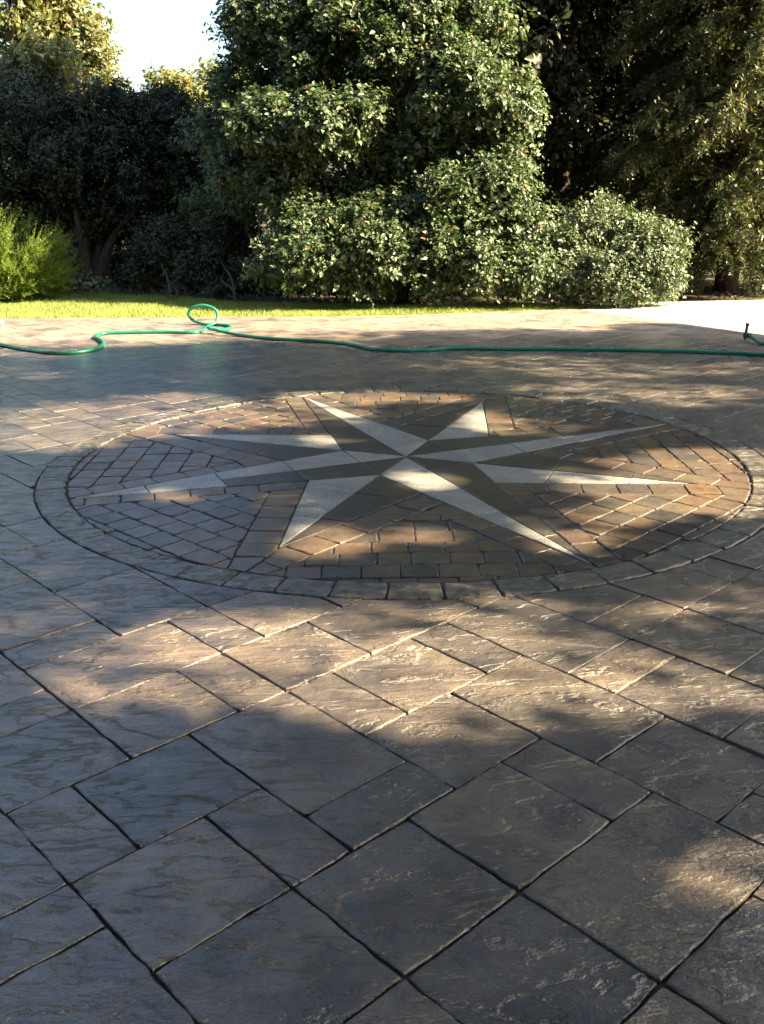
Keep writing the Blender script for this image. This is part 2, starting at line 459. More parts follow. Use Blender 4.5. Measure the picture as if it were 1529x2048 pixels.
def piece_mesh(poly, top, step=0.07, jit=0.002, bev=0.006, depth=0.045, tilt=(0, 0), round_corner=True, soft=True):
    """a stone: irregular outline, worn arris, sides going down. returns verts (relative), faces, centre"""
    if area(poly) < 0: poly = poly[::-1]
    P = resample(list(poly), step)
    corners = [np.array(p) for p in poly]
    c = np.mean(np.array(P), axis=0)
    P = np.array(P) + RNG.normal(0, jit, (len(P), 2))
    n = len(P)
    tn = np.roll(P, -1, 0) - np.roll(P, 1, 0); tn /= np.linalg.norm(tn, axis=1)[:, None] + 1e-9
    nr = np.stack([-tn[:, 1], tn[:, 0]], 1)
    if round_corner:
        for cc in corners:
            d = np.hypot(*(P - cc).T); i = int(np.argmin(d))
            P[i] = P[i] + nr[i] * bev * 0.8
    rings = [(P, -depth), (P, -bev * 0.9)]
    if soft:
        rings += [(P + nr * bev * 0.35 * RNG.uniform(0.6, 1.4, (n, 1)), -bev * 0.3)]
    rings += [(P + nr * bev * 1.1 * RNG.uniform(0.6, 1.5, (n, 1)), 0.0)]
    V = []; F = []
    for Q, z in rings:
        for p in Q:
            d = p - c
            V.append((d[0], d[1], z + (top + d[0] * tilt[0] + d[1] * tilt[1] if z > -depth else 0)))
    for k in range(len(rings) - 1):
        for i in range(n):
            j = (i + 1) % n
            F.append((k * n + i, k * n + j, (k + 1) * n + j, (k + 1) * n + i))
    F.append(tuple((len(rings) - 1) * n + i for i in range(n)))
    return V, F, c

# ------------------------------------------------------------------ structure: ground, patio bed, driveway, lawn
def flat(name, poly, z, mat, kind='structure', parent=None):
    o = mesh_obj(name, [(p[0], p[1], z) for p in poly], [tuple(range(len(poly)))], mat, parent)
    if kind: o['kind'] = kind
    return o
ground = flat('ground', [(-400, -400), (400, -400), (400, 400), (-400, 400)], -0.06, M['soil'])
fd = (FAR_M - FAR_A) / np.hypot(*(FAR_M - FAR_A)); fd2 = (FAR_B - FAR_M) / np.hypot(*(FAR_B - FAR_M))
far_l = FAR_A - fd * 6
drv_d = (DRV_B - DRV_A) / np.hypot(*(DRV_B - DRV_A))
CORN = DRV_A
drv_r = DRV_B + drv_d * 6
patio = flat('patio', [far_l, FAR_M, FAR_B, CORN, drv_r, (drv_r[0], -3.0), (far_l[0], -3.0)], -0.010, M['sand'])
driveway = flat('driveway', [FAR_B + fd2 * 0.02, FAR_B + np.array([0.9, 0.55]), FAR_B + np.array([4.0, 0.80]), FAR_B + np.array([16.0, 0.5]), (24, -3.0), (drv_r[0] + 0.02, -3.0), drv_r + np.array([0.02, 0]), CORN + np.array([0.012, 0])], -0.004, M['concrete'])
bed_px = [(-400, 590), (0, 588), (200, 586), (260, 590), (430, 599), (520, 604), (700, 608), (850, 610), (1100, 608), (1250, 604), (1400, 601), (1529, 599), (1800, 597)]
BED = [G(*p)[:2] for p in bed_px]
lawn_poly = [far_l + np.array([0, 0.015]), FAR_A + np.array([0, 0.015]), FAR_M + np.array([0, 0.015]), FAR_B + np.array([0, 0.015]), FAR_B + np.array([0.9, 0.56]), FAR_B + np.array([4.0, 0.82]), FAR_B + np.array([6.0, 0.80])] + BED[::-1] + [np.array([far_l[0], BED[0][1]])]
lawn = flat('lawn', lawn_poly, -0.016, M['lawn'])

# ------------------------------------------------------------------ patio slabs
KNOWN = [(-12,-10,2,5),(-15,-12,4,6),(-13,-12,2,4),(-10,-8,2,4),(-10,-8,4,5),(-12,-10,5,6),(-10,-8,5,7),(-8,-6,0,1),(-6,-4,0,2),(-6,-4,2,3),(-8,-6,1,3),
 (-8,-5,3,5),(-5,-4,3,5),(-4,-2,0,2),(-4,-2,2,4),(-4,-2,4,6),(-4,-2,6,7),(-6,-4,5,7),(-6,-3,7,9),(-8,-6,5,6),(-8,-6,6,8),(-8,-6,8,9),(-8,-5,9,11),
 (-3,-1,7,9),(-2,0,4,7),(-2,0,2,4),(0,2,4,6),(0,2,6,8),(-5,-4,9,11),(-4,-2,9,11),(-6,-5,11,13),(-5,-3,11,13),(-8,-6,11,13),(-7,-5,13,15),(-7,-5,15,16),(-5,-3,13,16),
 (-12,-10,6,8),(-10,-8,7,10),(-10,-8,10,12),(-12,-10,8,10),(-20,-18,5,7),(-18,-17,4,6),(-17,-15,4,6),(-20,-18,3,5),(-16,-15,2,4),(-18,-16,2,4),(-15,-13,2,4),(-13,-11,0,2),
 (-11,-10,0,2),(-10,-8,0,2),(-8,-6,-2,0),(-6,-5,-2,0),(-5,-3,-2,0),(-3,-2,-2,0),(-2,0,0,2),(-1,1,8,10),(-2,-1,9,11),(-3,-1,11,13),(-27,-25,8,10),(-25,-23,7,9),(-25,-22,5,7),(-22,-20,5,7),(-29,-27,7,9),(-27,-25,6,8),(-32,-29,8,10),(-30,-27,10,12)]
occ = {}
slabs = []
def try_put(i0, i1, j0, j1):
    cells = [(i, j) for i in range(i0, i1) for j in range(j0, j1)]
    if any(c in occ for c in cells): return False
    for c in cells: occ[c] = 1
    slabs.append((i0, i1, j0, j1)); return True
for s in KNOWN: try_put(*s)
r2 = random.Random(5)
for i in range(-75, 40):
    for j in range(-20, 85):
        if (i, j) in occ: continue
        c = grid(i + 1, j + 1)
        if not (-6.6 < c[0] < 6.6 and 0.1 < c[1] < 10.6): continue
        opts = [(2, 3)] * 3 + [(3, 2)] * 3 + [(2, 2)] * 4 + [(1, 2)] * 2 + [(2, 1)] * 2
        r2.shuffle(opts)
        for di, dj in opts + [(1, 1)]:
            if try_put(i, i + di, j, j + dj): break

n_far = np.array([fd[1], -fd[0]]); n_far2 = np.array([fd2[1], -fd2[0]]); n_drv = np.array([drv_d[1], -drv_d[0]])
if (np.array([0.0, 3.0]) - DRV_A) @ n_drv < 0: n_drv = -n_drv
stones = []
for (i0, i1, j0, j1) in slabs:
    g = 0.0023 if grid(i0, j0)[1] < 4.6 else 0.0025
    q = [grid(i0, j0), grid(i1, j0), grid(i1, j1), grid(i0, j1)]
    q = inset_convex(q, g)
    if q: q = clip_half(q, FAR_A, n_far) if np.mean([p[0] for p in q]) < FAR_M[0] else clip_half(q, FAR_M, n_far2)
    q = clip_half(q, DRV_A, n_drv) if q else q
    if len(q) < 3: continue
    q = [np.array(p) for p in q]
    q = cut_disc(q, MC, MRO + 0.004)
    if len(q) < 3 or abs(area(q)) < 0.0012: continue
    P = np.array(q); x, y = PX(P)
    inview = (x.max() > 0) and (x.min() < PW) and (y.min() < PH) and P[:, 1].min() > 0.2
    xs, ys = np.clip(x, 0, PW), np.clip(y, 0, PH)
    vis = abs(0.5 * np.sum(xs * np.roll(ys, -1) - ys * np.roll(xs, -1))) if inview else 0
    stones.append((vis, q))
stones.sort(key=lambda t: -t[0])
restV = []; restF = []
for k, (vis, q) in enumerate(stones):
    fq = 1.0 if np.mean([p[1] for p in q]) < 4.6 else 0.15
    top = float(RNG.normal(0, 0.0012 * fq)); tl = tuple(RNG.normal(0, 0.0022 * fq, 2))
    near = vis > 6000
    V, F, c = piece_mesh(q, top, 0.035 if near else 0.08, 0.0013, 0.0034 if near else 0.0013, 0.04, tl)
    if k < 300 and vis > 20:
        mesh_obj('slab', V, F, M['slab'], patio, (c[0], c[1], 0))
    else:
        o = len(restV); restV += [(v[0] + c[0], v[1] + c[1], v[2]) for v in V]; restF += [tuple(i + o for i in f) for f in F]
if restV:
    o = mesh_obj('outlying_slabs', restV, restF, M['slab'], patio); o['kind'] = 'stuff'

# ------------------------------------------------------------------ compass medallion
med = empty('compass_medallion', (MC[0], MC[1], 0))
tag(med, 'round paved medallion with a pale and dark eight-pointed compass star', 'medallion')
def rot(p, a): return np.array([p[0] * math.cos(a) - p[1] * math.sin(a), p[0] * math.sin(a) + p[1] * math.cos(a)])
bedv = [(MR * 1.09 * math.cos(a), MR * 1.09 * math.sin(a), -0.0065) for a in np.linspace(0, 2 * math.pi, 97)[:-1]]
mesh_obj('sand_bed', bedv, [tuple(range(96))], M['sand'], med)
def add_piece(name, poly, mat, parent, top, **kw):
    V, F, c = piece_mesh(poly, top, **kw)
    return mesh_obj(name, V, F, mat, parent, (c[0], c[1], 0))
# border ring
NB = 57
for k in range(NB):
    a0 = 2 * math.pi * k / NB + 0.02; a1 = 2 * math.pi * (k + 1) / NB + 0.02
    g = 0.0025 / MRO
    r0, r1 = MR * 1.0015, MRO - 0.002
    aa = np.linspace(a0 + g, a1 - g, 3)
    poly = [r1 * np.array([math.cos(a), math.sin(a)]) for a in aa] + [r0 * np.array([math.cos(a), math.sin(a)]) for a in aa[::-1]]
    add_piece('border_stone', poly, M['border'], med, 0.003 + float(RNG.normal(0, 0.0014)), step=0.04, jit=0.0018, bev=0.0055, tilt=tuple(RNG.normal(0, 0.006, 2)))
# star
IN = 0.212
def pol(r, deg): return MR * r * np.array([math.cos(math.radians(deg)), math.sin(math.radians(deg))])
Q = pol(0.372, 17.6)
def star_half(poly, cuts, mat_for, ang, parent, name_for):
    lo = [-9] + cuts; hi = cuts + [9]
    for k, (a, b) in enumerate(zip(lo, hi)):
        p = clip_half(list(poly), np.array([a * MR, 0]), np.array([1.0, 0]))
        p = clip_half(p, np.array([b * MR, 0]), np.array([-1.0, 0])) if len(p) >= 3 else p
        if len(p) < 3: continue
        p = inset_convex(p, 0.0022)
        if len(p) < 3 or abs(area(p)) < 2e-5: continue
        p = [rot(x, ang) for x in p]
        add_piece(name_for(k), p, mat_for(k), parent, 0.0012 + float(RNG.normal(0, 0.0006)), step=0.12, jit=0.0004, bev=0.002, round_corner=False, soft=False, tilt=tuple(RNG.normal(0, 0.0015, 2)))
for k in range(4):
    ang = PHI + k * math.pi / 2
    pt = empty('star_point', (0, 0, 0)); pt.parent = med
    cuts = [0.15, 0.362, 0.58, 0.79]
    star_half([pol(0, 0), pol(IN, -45), pol(1.0, 0)], cuts, lambda i: M['pale'], ang, pt, lambda i: 'pale_stone')
    whole = (k == 0)
    star_half([pol(0, 0), pol(1.0, 0), pol(IN, 45)], cuts, lambda i, w=whole: M['pale'] if (w and i >= 3) else M['dark'], ang, pt, lambda i, w=whole: 'pale_stone' if (w and i >= 3) else 'dark_stone')
    ang2 = ang + math.pi / 4
    pt = empty('short_star_point', (0, 0, 0)); pt.parent = med
    cuts2 = [0.40, 0.62] if k % 2 == 0 else [0.46, 0.68]
    Qm, Qp = pol(0.372, -27.4), pol(0.372, 27.4)
    star_half([pol(IN, 0), Qm, pol(0.846, 0)], cuts2, lambda i: M['pale'], ang2, pt, lambda i: 'pale_stone')
    star_half([pol(IN, 0), pol(0.846, 0), Qp], cuts2, lambda i: M['dark'], ang2, pt, lambda i: 'dark_stone')
# bricks, eight fields
BW, BL = 0.118, 0.128
bricks = []
def line_band(poly, a, b, w):
    """split a convex polygon into the strip within w of line a-b and the rest"""
    t = (b - a) / np.hypot(*(b - a)); n = np.array([-t[1], t[0]])
    c = np.mean(np.array(poly), axis=0)
    if (c - a) @ n < 0: n = -n
    return clip_half(poly, a + n * w, -n), clip_half(poly, a + n * w, n), t
def emit(poly):
    if len(poly) < 3 or abs(area(poly)) < 0.0012: return
    p = inset_convex([np.array(x) for x in poly], 0.0021)
    if len(p) >= 3 and abs(area(p)) > 0.0008: bricks.append(p)
for k in range(8):
    ang = PHI + k * math.pi / 4
    main_first = (k % 2 == 0)
    tip_a, tip_b = (1.0, 0.846) if main_first else (0.846, 1.0)
    qa = 17.6 if main_first else 27.4
    A, B, Qq = pol(tip_a, 0), pol(tip_b, 45), pol(0.372, qa)
    arc = [pol(0.9995, d) for d in np.linspace(0, 45, 13)]
    poly = [Qq] + ([A] if tip_a < 0.99 else []) + arc + ([B] if tip_b < 0.99 else [])
    poly = inset_convex([np.array(p) for p in poly], 0.002)
    wa = BW * (0.95 if main_first else 1.25); wb = BW * (1.25 if main_first else 0.95)
    s1, rest, t1 = line_band(poly, Qq, A, wa)
    s2, rest2, t2 = line_band(rest, Qq, B, wb)
    for strip, t, o in ((s1, t1, Qq), (s2, t2, Qq)):
        d = -0.06 - random.random() * 0.05
        while d < MR * 1.1:
            e = d + BL * random.uniform(1.05, 1.3)
            p = clip_half(strip, o + t * d, t); p = clip_half(p, o + t * e, -t) if len(p) >= 3 else p
            if len(p) >= 3: emit([rot(x, ang) for x in p])
            d = e
    bis = np.array([math.cos(math.pi / 8), math.sin(math.pi / 8)]); per = np.array([-bis[1], bis[0]])
    row = 0; d = MR * 0.997 - 12 * BW - 0.4 * BW
    while d < MR:
        r_ = clip_half(rest2, bis * d, bis); r_ = clip_half(r_, bis * (d + BW), -bis) if len(r_) >= 3 else r_
        if len(r_) >= 3:
            s = -1.2 + (0.5 * BL if row % 2 else 0) + random.uniform(-0.012, 0.012)
            while s < 1.2:
                e = s + BL * random.uniform(0.92, 1.14)
                p = clip_half(r_, per * s, per); p = clip_half(p, per * e, -per) if len(p) >= 3 else p
                if len(p) >= 3: emit([rot(x, ang) for x in p])
                s = e
        d += BW; row += 1
def seen(p):
    P = np.array(p) + MC; x, y = PX(P)
    return 0.5 * abs(np.sum(x * np.roll(y, -1) - y * np.roll(x, -1)))
bricks.sort(key=lambda p: -seen(p))
restV = []; restF = []
for k, p in enumerate(bricks):
    V, F, c = piece_mesh(p, float(RNG.normal(0, 0.0012)), 0.028, 0.0016, 0.0034, 0.035, tuple(RNG.normal(0, 0.007, 2)), soft=False)
    if k < 300: mesh_obj('brick', V, F, M['brick'], med, (c[0], c[1], 0))
    else:
        o = len(restV); restV += [(v[0] + c[0], v[1] + c[1], v[2]) for v in V]; restF += [tuple(i + o for i in f) for f in F]
if restV:
    o = mesh_obj('far_bricks', restV, restF, M['brick'], med); o['kind'] = 'stuff'
print('slabs', len(stones), 'bricks', len(bricks))

# ------------------------------------------------------------------ foliage builders
def unit(v): return v / (np.linalg.norm(v, axis=-1, keepdims=True) + 1e-9)

def leaves_mesh(P, nrm, tipdir, size, aspect=0.55, fold=0.18):
    """kite leaves: P base points, nrm leaf normals, tipdir growing direction"""
    n = len(P)
    t = unit(tipdir - nrm * np.sum(tipdir * nrm, 1, keepdims=True)); s = np.cross(t, nrm)
    L_ = size[:, None]
    v0 = P; v2 = P + t * L_
    mid = P + t * L_ * 0.48 + nrm * L_ * fold * 0.6
    v1 = mid + s * L_ * aspect * 0.5 + nrm * L_ * fold * 0.35
    v3 = mid - s * L_ * aspect * 0.5 + nrm * L_ * fold * 0.35
    V = np.stack([v0, v1, v2, v3], 1).reshape(-1, 3)
    b = np.arange(n) * 4
    F = np.concatenate([np.stack([b, b + 1, b + 2], 1), np.stack([b, b + 2, b + 3], 1)])
    return V, F

def sphere_dirs(n): return unit(RNG.normal(size=(n, 3)))

def lobe_leaves(c, rad, ntw, per, lsize, twig=0.22, up=0.35, shell=(0.62, 1.05), zmin=0.03, front=0.0):
    """leafy twigs over the shell of an uneven ellipsoid"""
    c = np.asarray(c); rad = np.asarray(rad)
    ntw = int(ntw * 1.75); d = sphere_dirs(ntw)
    if front > 0:
        flip = (d[:, 1] > 0.25) & (RNG.random(ntw) < front); d[flip, 1] *= -1
    ph = RNG.uniform(0, 6.28, 6)
    lump = 1 + 0.16 * np.sin(5 * d[:, 0] + ph[0]) * np.sin(4 * d[:, 2] + ph[1]) + 0.12 * np.sin(9 * d[:, 2] + ph[2] + 3 * d[:, 0]) + 0.10 * np.sin(11 * d[:, 1] + 7 * d[:, 0] + ph[3])
    rr = RNG.uniform(*shell, ntw) * lump
    base = c + d * rad * rr[:, None]
    kd = unit(RNG.normal(size=(4, 3))) * RNG.uniform(6.5, 12, (4, 1)) * (0.22 / twig)
    fld = np.mean(np.sin(base @ kd.T + RNG.uniform(0, 6.28, 4)), axis=1)
    ok = (fld > 0.06) | (rr < 0.72)
    base, d, rr = base[ok], d[ok], rr[ok]; ntw = len(base)
    out = unit(d / rad)
    td = unit(out * 0.7 + np.array([0, 0, up]) + RNG.normal(0, 0.45, (ntw, 3)))
    tl = twig * RNG.uniform(0.6, 1.3, ntw)
    t = np.tile(np.linspace(0.0, 1.0, per), (ntw, 1)) + RNG.normal(0, 0.05, (ntw, per))
    P = base[:, None, :] + td[:, None, :] * (t * tl[:, None])[..., None] + RNG.normal(0, 0.012, (ntw, per, 3))
    tip = unit(td[:, None, :] * 0.6 + RNG.normal(0, 0.75, (ntw, per, 3)))
    face = unit(np.array([0.12, -0.1, 0.7]) + out * 0.7 + RNG.normal(0, 0.36, (ntw, 3)))
    nrm = unit(face[:, None, :] + RNG.normal(0, 0.27, (ntw, per, 3)))
    sz = lsize * RNG.uniform(0.5, 1.4, (ntw, per)) * RNG.uniform(0.75, 1.2, (ntw, 1))
    P, tip, nrm, sz = P.reshape(-1, 3), tip.reshape(-1, 3), nrm.reshape(-1, 3), sz.ravel()
    k = P[:, 2] > zmin
    return P[k], nrm[k], tip[k], sz[k]

def crown(name, lobes, mat, parent, aspect=0.6, twig=0.22, per=11, up=0.35, front=0.0):
    """lobes: (centre, radii, twigs, leaf size)"""
    parts = [lobe_leaves(c, r, n, per, s, twig, up, front=front) for c, r, n, s in lobes]
    P, nr, tp, sz = [np.concatenate(x) for x in zip(*parts)]
    V, F = leaves_mesh(P, nr, tp, sz, aspect)
    org = np.array(parent.location)
    return np_mesh(name, V - org, F, mat, parent)

def stems(name, base, tips, r0, r1, parent, mat=None, bend=0.2, n=7, stems_n=1):
    parts = []
    org = np.array(parent.location)
    for t in tips:
        b = np.asarray(base) + np.array([random.uniform(-1, 1), random.uniform(-1, 1), 0]) * r0 * (0.0 if stems_n == 1 else 1.6)
        t = np.asarray(t, float)
        mid = b * 0.5 + t * 0.5 + np.array([random.uniform(-bend, bend), random.uniform(-bend, bend), abs(t[2] - b[2]) * 0.08])
        q = b * 0.8 + t * 0.2 + np.array([0, 0, (t[2] - b[2]) * 0.12])
        pts = spline([b - np.array([0, 0, 0.12]), q, mid, t], 10)
        parts.append(tube(pts - org, np.linspace(r0, r1, 10) * np.concatenate([[1.35, 1.1], np.ones(8)]), n))
    V, F = join_parts(parts)
    return mesh_obj(name, V, F, mat or M['bark'], parent, smooth=True)

def px_lobe(px, py, Y, rx, ry, n, s, depth=0.8):
    c = AT(px, py, Y); k = np.hypot(c[1], c[2] - CAM_H) / FPX
    rx = max(14, rx - 16); ry = max(12, ry - 16)
    return (c, np.array([rx * k, depth * (rx + ry) * 0.5 * k, ry * k]), n, s)

def leafy_thing(name, base_xy, lobes, mat, label, cat, group=None, trunk=0.05, aspect=0.6, twig=0.22, per=11, up=0.35, front=0.0, multi=3):
    t = empty(name, (base_xy[0], base_xy[1], 0))
    tag(t, label, cat, group)
    cen = [l[0] for l in lobes]
    stems('trunk', (base_xy[0], base_xy[1], 0), cen, trunk, trunk * 0.18, t, stems_n=multi)
    crown('crown', lobes, mat, t, aspect, twig, per, up, front)
    return t

def feathers(base, direc, length, nseg, leaflet, droop, width=0.16, spread=0.85, mat_rng=None):
    """needle sprays: each branchlet carries two ranks of slim leaflets, each with a smaller pair"""
    n = len(base)
    side = unit(np.cross(direc, unit(RNG.normal(size=(n, 3)) + np.array([0, 0, 1.2]))))
    VV = []; FF = []
    t = (np.arange(nseg) + 0.5) / nseg
    tt = np.tile(t, (n, 1)) + RNG.normal(0, 0.02, (n, nseg))
    P = base[:, None] + direc[:, None] * (length[:, None] * tt)[..., None]
    P[..., 2] -= droop * length[:, None] * tt ** 2
    tang = unit(direc[:, None] + np.stack([np.zeros_like(tt), np.zeros_like(tt), -2 * droop * tt], -1))
    for sgn in (-1, 1):
        for sub in (0, 1):
            d = unit(tang * RNG.uniform(0.5, 1.0, (n, nseg, 1)) + side[:, None] * sgn * spread * (1.0 if sub == 0 else 0.45) + RNG.normal(0, 0.25, (n, nseg, 3)))
            l = leaflet * (1.15 - 0.75 * tt) * RNG.uniform(0.6, 1.25, (n, nseg)) * (1.0 if sub == 0 else 0.75)
            w = unit(np.cross(d, RNG.normal(size=(n, nseg, 3)))) * (l * width)[..., None]
            q0 = P; a = P + d * (l * 0.45)[..., None] + w; b = P + d * l[..., None]; c = P + d * (l * 0.45)[..., None] - w
            VV.append(np.stack([q0, a, b, c], 2).reshape(-1, 3))
    V = np.concatenate(VV); m = len(V) // 4; b = np.arange(m) * 4
    F = np.stack([b, b + 1, b + 2, b + 3], 1)
    return V, F

# ------------------------------------------------------------------ trees and shrubs in view
# tall broadleaf tree in the middle, lit clumps and dark hollows
lit = [  # px, py, Y, rx, ry, twigs, leaf
 (492, 55, 11.6, 64, 75, 420, .05), (560, 30, 11.4, 80, 70, 420, .05), (690, 20, 11.2, 90, 60, 420, .05), (830, 30, 11.2, 90, 60, 420, .05), (960, 60, 11.3, 80, 60, 360, .05),
 (495, 170, 11.9, 70, 70, 360, .048), (600, 120, 11.3, 85, 50, 360, .05), (770, 110, 11.0, 60, 55, 300, .05), (890, 150, 10.9, 70, 60, 420, .05), (970, 190, 10.7, 80, 65, 560, .05), (1020, 230, 10.8, 55, 40, 300, .048), (880, 215, 10.8, 60, 45, 320, .05),
 (540, 250, 10.9, 70, 50, 360, .05), (640, 255, 10.7, 70, 55, 460, .05), (715, 230, 10.7, 55, 50, 360, .05), (700, 300, 11.0, 60, 40, 260, .048), (590, 300, 11.1, 60, 45, 260, .048),
 (450, 290, 12.2, 80, 80, 360, .048), (430, 420, 12.4, 70, 80, 320, .046), (500, 400, 11.9, 80, 70, 320, .046), (620, 390, 11.9, 90, 60, 320, .046), (760, 380, 11.9, 90, 70, 320, .046),
 (855, 300, 10.9, 55, 40, 300, .048), (930, 330, 10.8, 60, 45, 340, .048), (900, 400, 10.5, 75, 50, 460, .047), (1000, 390, 10.5, 70, 65, 520, .047), (1020, 330, 10.7, 50, 40, 260, .047), (950, 460, 10.4, 90, 50, 480, .047), (1050, 470, 10.5, 55, 60, 320, .047),
 (700, 460, 10.5, 80, 45, 420, .047), (790, 430, 10.6, 60, 40, 320, .047), (610, 470, 10.6, 60, 45, 300, .047), (640, 540, 10.3, 80, 50, 420, .047), (760, 520, 10.3, 80, 50, 440, .047), (540, 540, 10.5, 60, 40, 260, .046), (860, 520, 10.3, 70, 50, 360, .047),
 (960, 550, 10.2, 80, 48, 460, .047), (1050, 560, 10.25, 60, 42, 360, .047), (880, 578, 10.3, 80, 24, 300, .045), (720, 578, 10.3, 90, 22, 300, .045),
 (560, 370, 11.0, 60, 45, 260, .048), (490, 330, 11.3, 60, 50, 260, .048), (600, 430, 10.9, 60, 40, 260, .047), (830, 470, 10.6, 60, 40, 280, .047), (790, 330, 11.0, 60, 45, 280, .048), (880, 265, 10.9, 50, 36, 260, .048), (730, 390, 11.0, 60, 40, 240, .047), (820, 250, 12.2, 130, 120, 520, .05), (650, 180, 12.3, 130, 120, 520, .05), (900, 60, 12.4, 130, 110, 420, .05)]
lob = [px_lobe(l[0], l[1] - (15 if l[1] > 500 else 0), l[2] + 0.45, l[3], l[4], int(l[5] * 0.88), l[6] * 1.16) for l in lit]
# the crown goes on above the picture
for (x, y, z, r, n) in [(-0.6, 12.4, 4.2, 1.2, 800), (0.6, 12.2, 4.4, 1.3, 800), (-0.2, 12.8, 5.6, 1.4, 800), (1.0, 12.7, 5.4, 1.3, 700), (0.2, 12.6, 3.0, 1.3, 700), (0.3, 13.0, 7.0, 1.5, 800), (0.9, 13.2, 8.2, 1.3, 700), (1.6, 12.9, 6.6, 1.2, 600)]:
    lob.append((np.array([x, y, z]), np.array([r, r * 0.8, r * 0.75]), n, .06))
leafy_thing('broadleaf_tree', (0.35, 11.7), lob, M['leaf_mid'], 'large broadleaf tree with sunlit pale leaf clumps, branches down to the lawn', 'tree', trunk=0.07, per=12, front=0.5, multi=4)

# pale shrub to its right
lob = [px_lobe(l[0], l[1] - (10 if l[1] > 530 else 0), l[2] + 0.4, *l[3:]) for l in [(1120, 500, 10.6, 60, 50, 300, .04), (1180, 470, 10.7, 70, 55, 360, .04), (1250, 480, 10.7, 60, 50, 320, .04), (1140, 570, 10.3, 60, 40, 320, .04), (1210, 560, 10.25, 70, 48, 460, .04), (1290, 540, 10.3, 65, 55, 520, .04), (1320, 500, 10.4, 45, 45, 320, .04), (1330, 575, 10.25, 40, 32, 260, .04), (1250, 590, 10.2, 70, 22, 260, .038), (1200, 430, 11.0, 90, 35, 260, .04)]]
leafy_thing('round_shrub', tuple(G(1220, 602)[:2] + np.array([0, 0.5])), lob, M['leaf_pale'], 'rounded pale-leaved shrub between the big broadleaf tree and the drooping conifer', 'shrub', trunk=0.025, per=12, twig=0.18, front=0.5)

# dark evergreen mass on the left
lob = [px_lobe(*l) for l in [(60, 250, 15.0, 110, 90, 620, .062), (190, 245, 14.8, 100, 80, 620, .062), (310, 255, 14.8, 85, 80, 560, .062), (40, 330, 14.6, 100, 80, 560, .062), (150, 340, 14.4, 100, 80, 620, .062), (270, 340, 14.4, 100, 80, 620, .062), (360, 330, 14.6, 50, 90, 420, .062), (90, 430, 14.6, 100, 60, 420, .062), (210, 430, 14.5, 90, 55, 380, .062), (330, 430, 14.6, 70, 55, 340, .062), (0, 235, 15.4, 100, 70, 420, .062), (250, 215, 15.2, 60, 40, 260, .062), (335, 225, 15.1, 50, 45, 260, .062)]]
leafy_thing('evergreen_tree', tuple(AT(185, 560, 14.3)[:2]), lob, M['leaf_dark'], 'dark spreading evergreen with a leaning trunk behind the bright juniper', 'tree', trunk=0.09, per=12, aspect=0.45, multi=3)
# low dark shrubs under and between
lob = [px_lobe(*l) for l in [(340, 510, 12.8, 75, 55, 360, .045), (290, 560, 12.6, 60, 35, 260, .042), (400, 545, 12.4, 70, 45, 340, .045), (330, 480, 12.9, 60, 35, 260, .045)]]
leafy_thing('low_shrub', tuple(AT(340, 580, 11.7)[:2]), lob, M['leaf_dark'], 'low dark shrub in deep shade right of the leaning trunk', 'shrub', trunk=0.02, per=10)
lob = [px_lobe(*l) for l in [(470, 520, 12.2, 60, 60, 320, .045), (480, 575, 12.0, 60, 28, 240, .042), (440, 460, 12.5, 45, 50, 240, .045)]]
leafy_thing('low_shrub', tuple(AT(470, 590, 11.2)[:2]), lob, M['leaf_dark'], 'dark shrub tucked against the left foot of the big broadleaf tree', 'shrub', trunk=0.02, per=10)
lob = [px_lobe(*l) for l in [(225, 545, 15.0, 75, 45, 300, .06), (280, 530, 15.2, 60, 45, 260, .06), (130, 540, 15.2, 70, 45, 260, .06)]]
leafy_thing('low_shrub', tuple(AT(220, 575, 15.1)[:2]), lob, M['leaf_dark'], 'low dark shrub behind the leaning trunk of the spreading evergreen', 'shrub', trunk=0.02, per=10)
lob = [px_lobe(*l) for l in [(560, 575, 12.0, 60, 30, 260, .045), (640, 578, 12.0, 60, 28, 260, .045), (730, 580, 12.1, 60, 28, 240, .045), (840, 582, 12.1, 60, 26, 240, .045)]]
leafy_thing('low_shrub', tuple(AT(690, 590, 12.05)[:2]), lob, M['leaf_dark'], 'low shaded undergrowth beneath the big broadleaf tree', 'shrub', trunk=0.015, per=10)
lob = [px_lobe(*l) for l in [(1400, 565, 14.6, 70, 36, 280, .06), (1480, 560, 14.8, 70, 40, 280, .06), (1550, 555, 14.8, 70, 44, 280, .06)]]
leafy_thing('low_shrub', tuple(AT(1460, 585, 14.7)[:2]), lob, M['leaf_dark'], 'low dark shrub behind the trunk of the drooping conifer', 'shrub', trunk=0.02, per=10)
# dark trees behind the gap
def back_tree(name, x, y, hgt, r, mat, label, n=900, ls=.085, group=None, low=0.8, gap=(0.62, 1.05), cat='tree'):
    lobs = []
    rs = random.Random(int(x * 100 + y * 7))
    k = 11
    for i in range(k):
        f = (i + 0.5) / k; z = low + (hgt - low) * f
        rr = r * (0.55 + 0.5 * math.sin(math.pi * min(1, 0.15 + f * 0.85)))
        a = rs.uniform(0, 6.28); off = rs.uniform(0.2, 0.6) * r
        lobs.append((np.array([x + off * math.cos(a), y + off * math.sin(a), z]), np.array([rr * .75, rr * .75, (hgt - low) * 0.17]), n // k if z > 9.8 or ls < 0.14 else int(n / k * 2.6), ls if z > 9.8 or ls < 0.14 else 0.10))
    return leafy_thing(name, (x, y), lobs, mat, label, cat, group, trunk=0.02 * hgt / 2.5 + 0.02, per=12, twig=0.4, multi=1)
